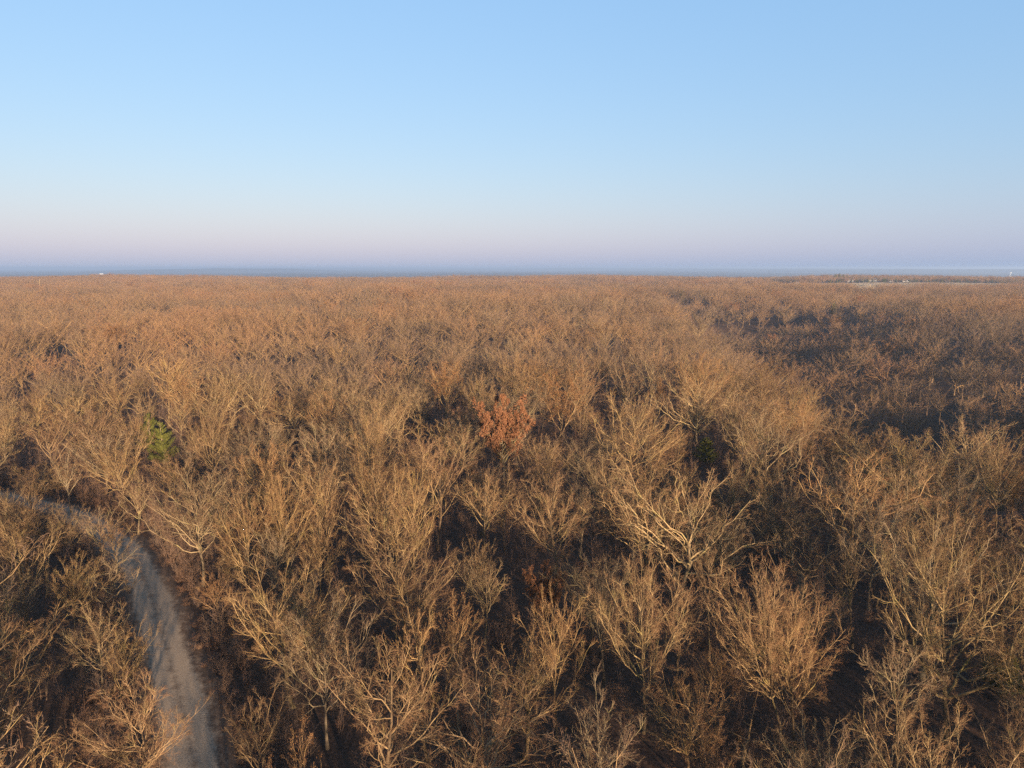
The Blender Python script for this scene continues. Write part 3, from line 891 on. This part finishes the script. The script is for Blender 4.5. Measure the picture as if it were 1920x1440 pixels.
for _ in range(5000):
    r = math.sqrt(fill.uniform(18 ** 2, 190 ** 2)); a = fill.uniform(-A_V, A_V)
    x, y = r * sin(a), r * cos(a)
    rd_ = road_distance(x, y)
    if rd_ < 1.9: continue
    put(x, y, 1.0, fill.uniform(0.8, 1.3), fill.choice((0, 1, 2, 3, 3, 4, 4, 5, 5)), 1.0)
    s = fill.uniform(0.35, 0.8) * (1.0 if rd_ > 3.0 else 0.45); S_[-1] = (s * fill.uniform(.8, 1.3), s * fill.uniform(.8, 1.3), s)
for _ in range(1500):                # thicker along the verges of the track
    i = fill.randrange(20, len(ROAD) - 5); off = fill.choice((-1, 1)) * fill.uniform(2.3, 6.5)
    x, y = ROAD[i][0] + nrm[i][0] * off, ROAD[i][1] + nrm[i][1] * off
    put(x, y, 1.0, 1.0, fill.choice((0, 1, 2, 2, 3)), 1.0)
    s = fill.uniform(0.25, 0.6) * (1 if abs(off) > 3.2 else 0.6); S_[-1] = (s * 1.2, s * 1.2, s)
scatter('undergrowth', P_, R_, S_, I_, BR, 'tangle of brown brush and saplings below the crowns')

# ------------------------------------------------------------------ far scenery
def plain_mat(name, col, col2, sc, rough=0.9):
    m, nt, b = new_mat(name)
    c = mixc(nt, col, col2, ramp(nt, noise(nt, sc, 4, geo_pos(nt)), [(0.4, (0, 0, 0)), (0.6, (1, 1, 1))]))
    nt.links.new(c, b.inputs['Base Color']); b.inputs['Roughness'].default_value = rough
    return m
M_GRASS = plain_mat('dry_grass', (0.34, 0.26, 0.175), (0.28, 0.205, 0.135), 0.012)
M_WHITE = plain_mat('white_cladding', (0.62, 0.61, 0.59), (0.56, 0.55, 0.53), 0.6)
M_ROOF = plain_mat('pale_metal_roof', (0.62, 0.63, 0.65), (0.54, 0.55, 0.57), 0.5, 0.5)
M_ROOF2 = plain_mat('brown_shingle', (0.22, 0.15, 0.11), (0.17, 0.12, 0.09), 0.5)
M_GLASS = plain_mat('dark_window_glass', (0.03, 0.035, 0.045), (0.04, 0.045, 0.05), 1.0, 0.1)
M_DOOR = plain_mat('door_paint', (0.20, 0.09, 0.06), (0.17, 0.08, 0.05), 1.0)

# dry pasture beyond the wood
fv = []; fa = np.radians(np.linspace(18.7, 74.8, 120)); nr = 14
for a in fa:
    az = math.degrees(a)
    lo = 600.0
    while lo < 1800 and not in_field(lo * sin(a), lo * cos(a)): lo += 4
    hi = lo
    while in_field((hi + 4) * sin(a), (hi + 4) * cos(a)): hi += 4
    for k in range(nr):
        r = lo - 14 + (hi - lo + 28) * k / (nr - 1)
        x, y = r * sin(a), r * cos(a); fv.append((x, y, float(terrain(x, y)) + 0.25))
fi = np.arange(len(fa) * nr).reshape(len(fa), nr)
A, B, C_, D = fi[:-1, :-1], fi[:-1, 1:], fi[1:, 1:], fi[1:, :-1]
ft = np.stack([np.stack([A, B, C_], -1), np.stack([A, C_, D], -1)], -2).reshape(-1, 3)
tag(link('field', mesh_tris('field', np.array(fv), ft[:, ::-1], [M_GRASS])), 'dry tan pasture beyond the wood', kind='structure')

# tall dry grass standing on it
gr = np.random.default_rng(8)
gb = gr.uniform(-3.5, 3.5, (160, 3)); gb[:, 2] = 0
gt = gb + np.stack([gr.normal(size=160) * 0.25, gr.normal(size=160) * 0.25, gr.uniform(0.7, 1.3, 160)], -1)
TUFT = mesh_tris('tuft', *spikes(gb, gt, np.full(160, 0.12)), [M_GRASS])
P_, R_, S_, I_ = [], [], [], []
for _ in range(9000):
    a = math.radians(fill.uniform(18.7, 40)); r = math.sqrt(fill.uniform(800 ** 2, 1690 ** 2)); x, y = r * sin(a), r * cos(a)
    if in_field(x, y):
        put(x, y, 1.0, 1.0, 0, 1.0); S_[-1] = (1, 1, fill.uniform(0.7, 1.2))
scatter('dry_grass', P_, R_, S_, I_, [TUFT], 'tall dry tan grass on the far pasture', lift=0.55)

def box_faces(x0, x1, y0, y1, z0, z1):
    v = [(x0, y0, z0), (x1, y0, z0), (x1, y1, z0), (x0, y1, z0), (x0, y0, z1), (x1, y0, z1), (x1, y1, z1), (x0, y1, z1)]
    f = [(0, 3, 2, 1), (4, 5, 6, 7), (0, 1, 5, 4), (1, 2, 6, 5), (2, 3, 7, 6), (3, 0, 4, 7)]
    return v, f
def poly_part(name, v, f, mat, parent):
    me = bpy.data.meshes.new(name); me.from_pydata(v, [], f); me.materials.append(mat); me.update()
    return link(name, me, parent)
def gabled(name, px, py, w, d, h, rise, roof, label, group, rotz=0.0, windows=2, dist=None):
    """a small farm building: walls with gables, two roof slopes with eaves, a door, windows"""
    p = None if dist else meet(px, py, 0.0)
    if dist: u = ray(px, py); k = dist / u[1]; p = np.array([u[0] * k, dist, 0.0])
    e = bpy.data.objects.new(name, None); COL.objects.link(e)
    e.location = (p[0], p[1], float(terrain(p[0], p[1])) + 0.5); e.rotation_euler = (0, 0, rotz - math.atan2(p[0], p[1]))
    tag(e, label, 'building', group)
    v, f = box_faces(-w / 2, w / 2, -d / 2, d / 2, -1.0, h)
    v += [(-w / 2, 0, h + rise), (w / 2, 0, h + rise)]
    f = [f[0]] + f[2:] + [(4, 7, 8), (5, 9, 6)]
    poly_part('wall', v, f, M_WHITE, e)
    o = 0.5; t = 0.18; dy = d / 2 + o; zz = h - rise * o / (d / 2)
    rv_ = [(-w / 2 - o, -dy, zz + .05), (w / 2 + o, -dy, zz + .05), (w / 2 + o, 0, h + rise + .05), (-w / 2 - o, 0, h + rise + .05), (w / 2 + o, dy, zz + .05), (-w / 2 - o, dy, zz + .05)]
    rv_ += [(a, b, c + t) for a, b, c in rv_]
    rf_ = [(6, 7, 8, 9), (9, 8, 10, 11), (0, 3, 2, 1), (3, 5, 4, 2), (0, 1, 7, 6), (4, 5, 11, 10), (0, 6, 9, 3), (3, 9, 11, 5), (1, 2, 8, 7), (2, 4, 10, 8)]
    poly_part('roof', rv_, rf_, roof, e)
    poly_part('door', *box_faces(-0.9, 0.9, -d / 2 - 0.06, -d / 2 + 0.02, -0.9, min(2.6, h - .4)), M_DOOR, e)
    for k in range(windows):
        x = (-1) ** k * (w * 0.30)
        poly_part('window', *box_faces(x - 0.7, x + 0.7, -d / 2 - 0.05, -d / 2 + 0.02, h * 0.4, h * 0.4 + 1.2), M_GLASS, e)
    return e
gabled('farm_house', 1595, 528.5, 11, 9, 4.2, 2.4, M_ROOF2, 'white farmhouse with brown roof beside the dark conifers', 'farm buildings at the field', dist=1560)
gabled('metal_barn', 1637, 525.5, 15, 12, 4.5, 2.2, M_ROOF, 'white barn with pale metal roof, second building from the conifers', 'farm buildings at the field', dist=1585)
gabled('farm_house', 1672, 526.5, 8, 8, 3.4, 2.0, M_ROOF2, 'small white house between the pale-roofed barn and the long shed', 'farm buildings at the field', dist=1570)
gabled('long_shed', 1699, 527.0, 13, 9, 3.2, 1.6, M_ROOF, 'long low white shed at the far edge of the field', 'farm buildings at the field', dist=1555)
gabled('farm_house', 1709, 526.0, 4.5, 5, 3.4, 1.2, M_ROOF2, 'tiny white outbuilding just past the long shed', 'farm buildings at the field', windows=0, dist=1575)
gabled('farm_house', 1495, 531.0, 7, 7, 3.6, 2.0, M_ROOF2, 'lone white house at the near corner of the field', 'farm buildings at the field', dist=1440)
gabled('white_warehouse', 190, 513.2, 38, 30, 8, 3, M_ROOF, 'long white warehouse on the horizon above the wood', 'white buildings on the horizon', dist=7600)

# conifers standing by the farm
tr_, lf_ = cedar(71, H=18.0, W=8.5, n=120, m=30, thick=0.16)
CM = [mesh_tris('trunk', *tr_, [BARK]), mesh_tris('crown', *lf_, [LEAF_CEDAR])]
for k, (px, py, h, where) in enumerate([(1572, 525.5, 17, 'outermost on the side away from the farmhouse'), (1579, 526.5, 19, 'second, the tallest of the clump'), (1586, 526, 16, 'in the middle of the clump'), (1593, 526, 15, 'behind the white farmhouse'), (1601, 526, 13, 'shortest, beside the white farmhouse')]):
    u = ray(px, py); p = u * (1590 / u[1])
    e = bpy.data.objects.new('conifer_tree', None); COL.objects.link(e)
    e.location = (p[0], p[1] + 14, float(terrain(p[0], p[1] + 14))); e.rotation_euler = (0, 0, k * 1.3); s_ = h / 18; e.scale = (s_, s_, s_)
    tag(e, 'dark conifer by the farm, ' + where, 'conifer', 'conifers by the farm')
    for nm, me in zip(('trunk', 'crown'), CM):
        o = link(nm, me, e); o.color = (1, 1, 1, 1)

# water tower over the trees on the horizon
def lathe(prof, n=16):
    v = []; f = []
    for r, z in prof:
        for i in range(n): v.append((r * cos(i * 2 * pi / n), r * sin(i * 2 * pi / n), z))
    for k in range(len(prof) - 1):
        for i in range(n): f.append((k * n + i, k * n + (i + 1) % n, (k + 1) * n + (i + 1) % n, (k + 1) * n + i))
    return v, f
d = ray(1895, 511); t = 5200 / d[1]
wt = bpy.data.objects.new('water_tower', None); COL.objects.link(wt); wx, wy = d[0] * t, d[1] * t
wz = float(terrain(wx, wy)); wt.location = (wx, wy, wz)
tag(wt, 'white water tower over the trees on the horizon', 'water tower')
zt_ = CAM_Z + d[2] * t + 3 - wz
poly_part('tank', *lathe([(0.1, zt_ - 8), (3.2, zt_ - 7), (5, zt_ - 4.5), (5, zt_ - 3), (3.2, zt_ - 0.8), (0.1, zt_)]), M_WHITE, wt)
for k in range(5):
    a = k * 2 * pi / 5
    V_, T_ = rings([(6 * cos(a), 6 * sin(a), 0), (5 * cos(a), 5 * sin(a), (zt_ - 4) / 2), (4.2 * cos(a), 4.2 * sin(a), zt_ - 4.5)], [0.35, 0.35, 0.35], 6, None)
    link('leg', mesh_tris('leg', V_, T_, [M_WHITE]), wt)
V_, T_ = rings([(0, 0, 0), (0, 0, zt_ - 7)], [0.6, 0.6], 8, None)
link('riser', mesh_tris('riser', V_, T_, [M_WHITE]), wt)

# pale dead trunks standing out of the canopy far off
for px, py, h, where in [(73, 523, 17, 'standing clear of the wood, four percent across'), (1460, 535, 15, 'at the near edge of the pasture'), (1632, 533, 15, 'one of two before the pasture, further from the farmhouse'), (1638, 533, 14.5, 'one of two before the pasture, under the metal barn')]:
    p = meet(px, py, h)
    e = bpy.data.objects.new('dead_tree', None); COL.objects.link(e)
    s_ = h / 9.0; e.location = (p[0], p[1], float(terrain(p[0], p[1]))); e.scale = (s_, s_, s_)
    tag(e, 'pale dead trunk ' + where, 'dead tree', 'pale trunks far off')
    for nm, me in SNAGS[0]['parts']:
        o = link(nm, me, e); o.color = (1.5, 1.4, 1.25, 1)

# long low hills on the horizon
M_HILL = plain_mat('wooded_hill', (0.050, 0.042, 0.034), (0.08, 0.066, 0.05), 0.0012)
for nm, az0, dist, length, width, hh in [('hill', 24.5, 15500, 5200, 1500, 58), ('hill', 9, 19500, 9000, 1800, 54), ('hill', -21, 13000, 2600, 1200, 56), ('hill', 36, 12500, 5200, 1400, 52), ('hill', -8, 21000, 9000, 2000, 52)]:
    a = radians(az0); cx, cy = dist * sin(a), dist * cos(a)
    n1, n2 = 61, 17; vv = []
    hr = np.random.default_rng(int(dist))
    ph = hr.uniform(0, 6.28, 6)
    for i in range(n1):
        u = i / (n1 - 1) * 2 - 1
        hmod = sum(math.sin(u * (3 + 2.7 * k) + ph[k]) / (k + 1.5) for k in range(6)) * 0.16
        for j in range(n2):
            w = j / (n2 - 1) * 2 - 1
            x = cx + cos(a) * u * length + sin(a) * w * width; y = cy - sin(a) * u * length + cos(a) * w * width
            prof = max(0.0, 1 - u * u) ** 1.1 * max(0.0, 1 - w * w) ** 1.5
            vv.append((x, y, float(terrain(x, y)) - 6 + hh * prof * (1 + hmod)))
    hi_ = np.arange(n1 * n2).reshape(n1, n2)
    A, B, C_, D = hi_[:-1, :-1], hi_[1:, :-1], hi_[1:, 1:], hi_[:-1, 1:]
    ht = np.stack([np.stack([A, B, C_], -1), np.stack([A, C_, D], -1)], -2).reshape(-1, 3)
    tag(link(nm, mesh_tris(nm, np.array(vv), ht, [M_HILL])), 'low wooded hill on the horizon', kind='structure')

# ------------------------------------------------------------------ air
hv, hf = box_faces(-31000, 31000, -31000, 31000, -80, 46)
hme = bpy.data.meshes.new('haze'); hme.from_pydata(hv, [], hf); hme.update()
hm = bpy.data.materials.new('haze'); hm.use_nodes = True
hn = hm.node_tree; hn.nodes.clear()
ho = hn.nodes.new('ShaderNodeOutputMaterial'); pv = hn.nodes.new('ShaderNodeVolumePrincipled')
pv.inputs['Color'].default_value = (0.49, 0.62, 0.84, 1); pv.inputs['Density'].default_value = 0.00014; pv.inputs['Anisotropy'].default_value = 0.30
hn.links.new(pv.outputs[0], ho.inputs['Volume'])
hme.materials.append(hm)
tag(link('haze', hme), 'thin blue morning haze over the land', kind='stuff')
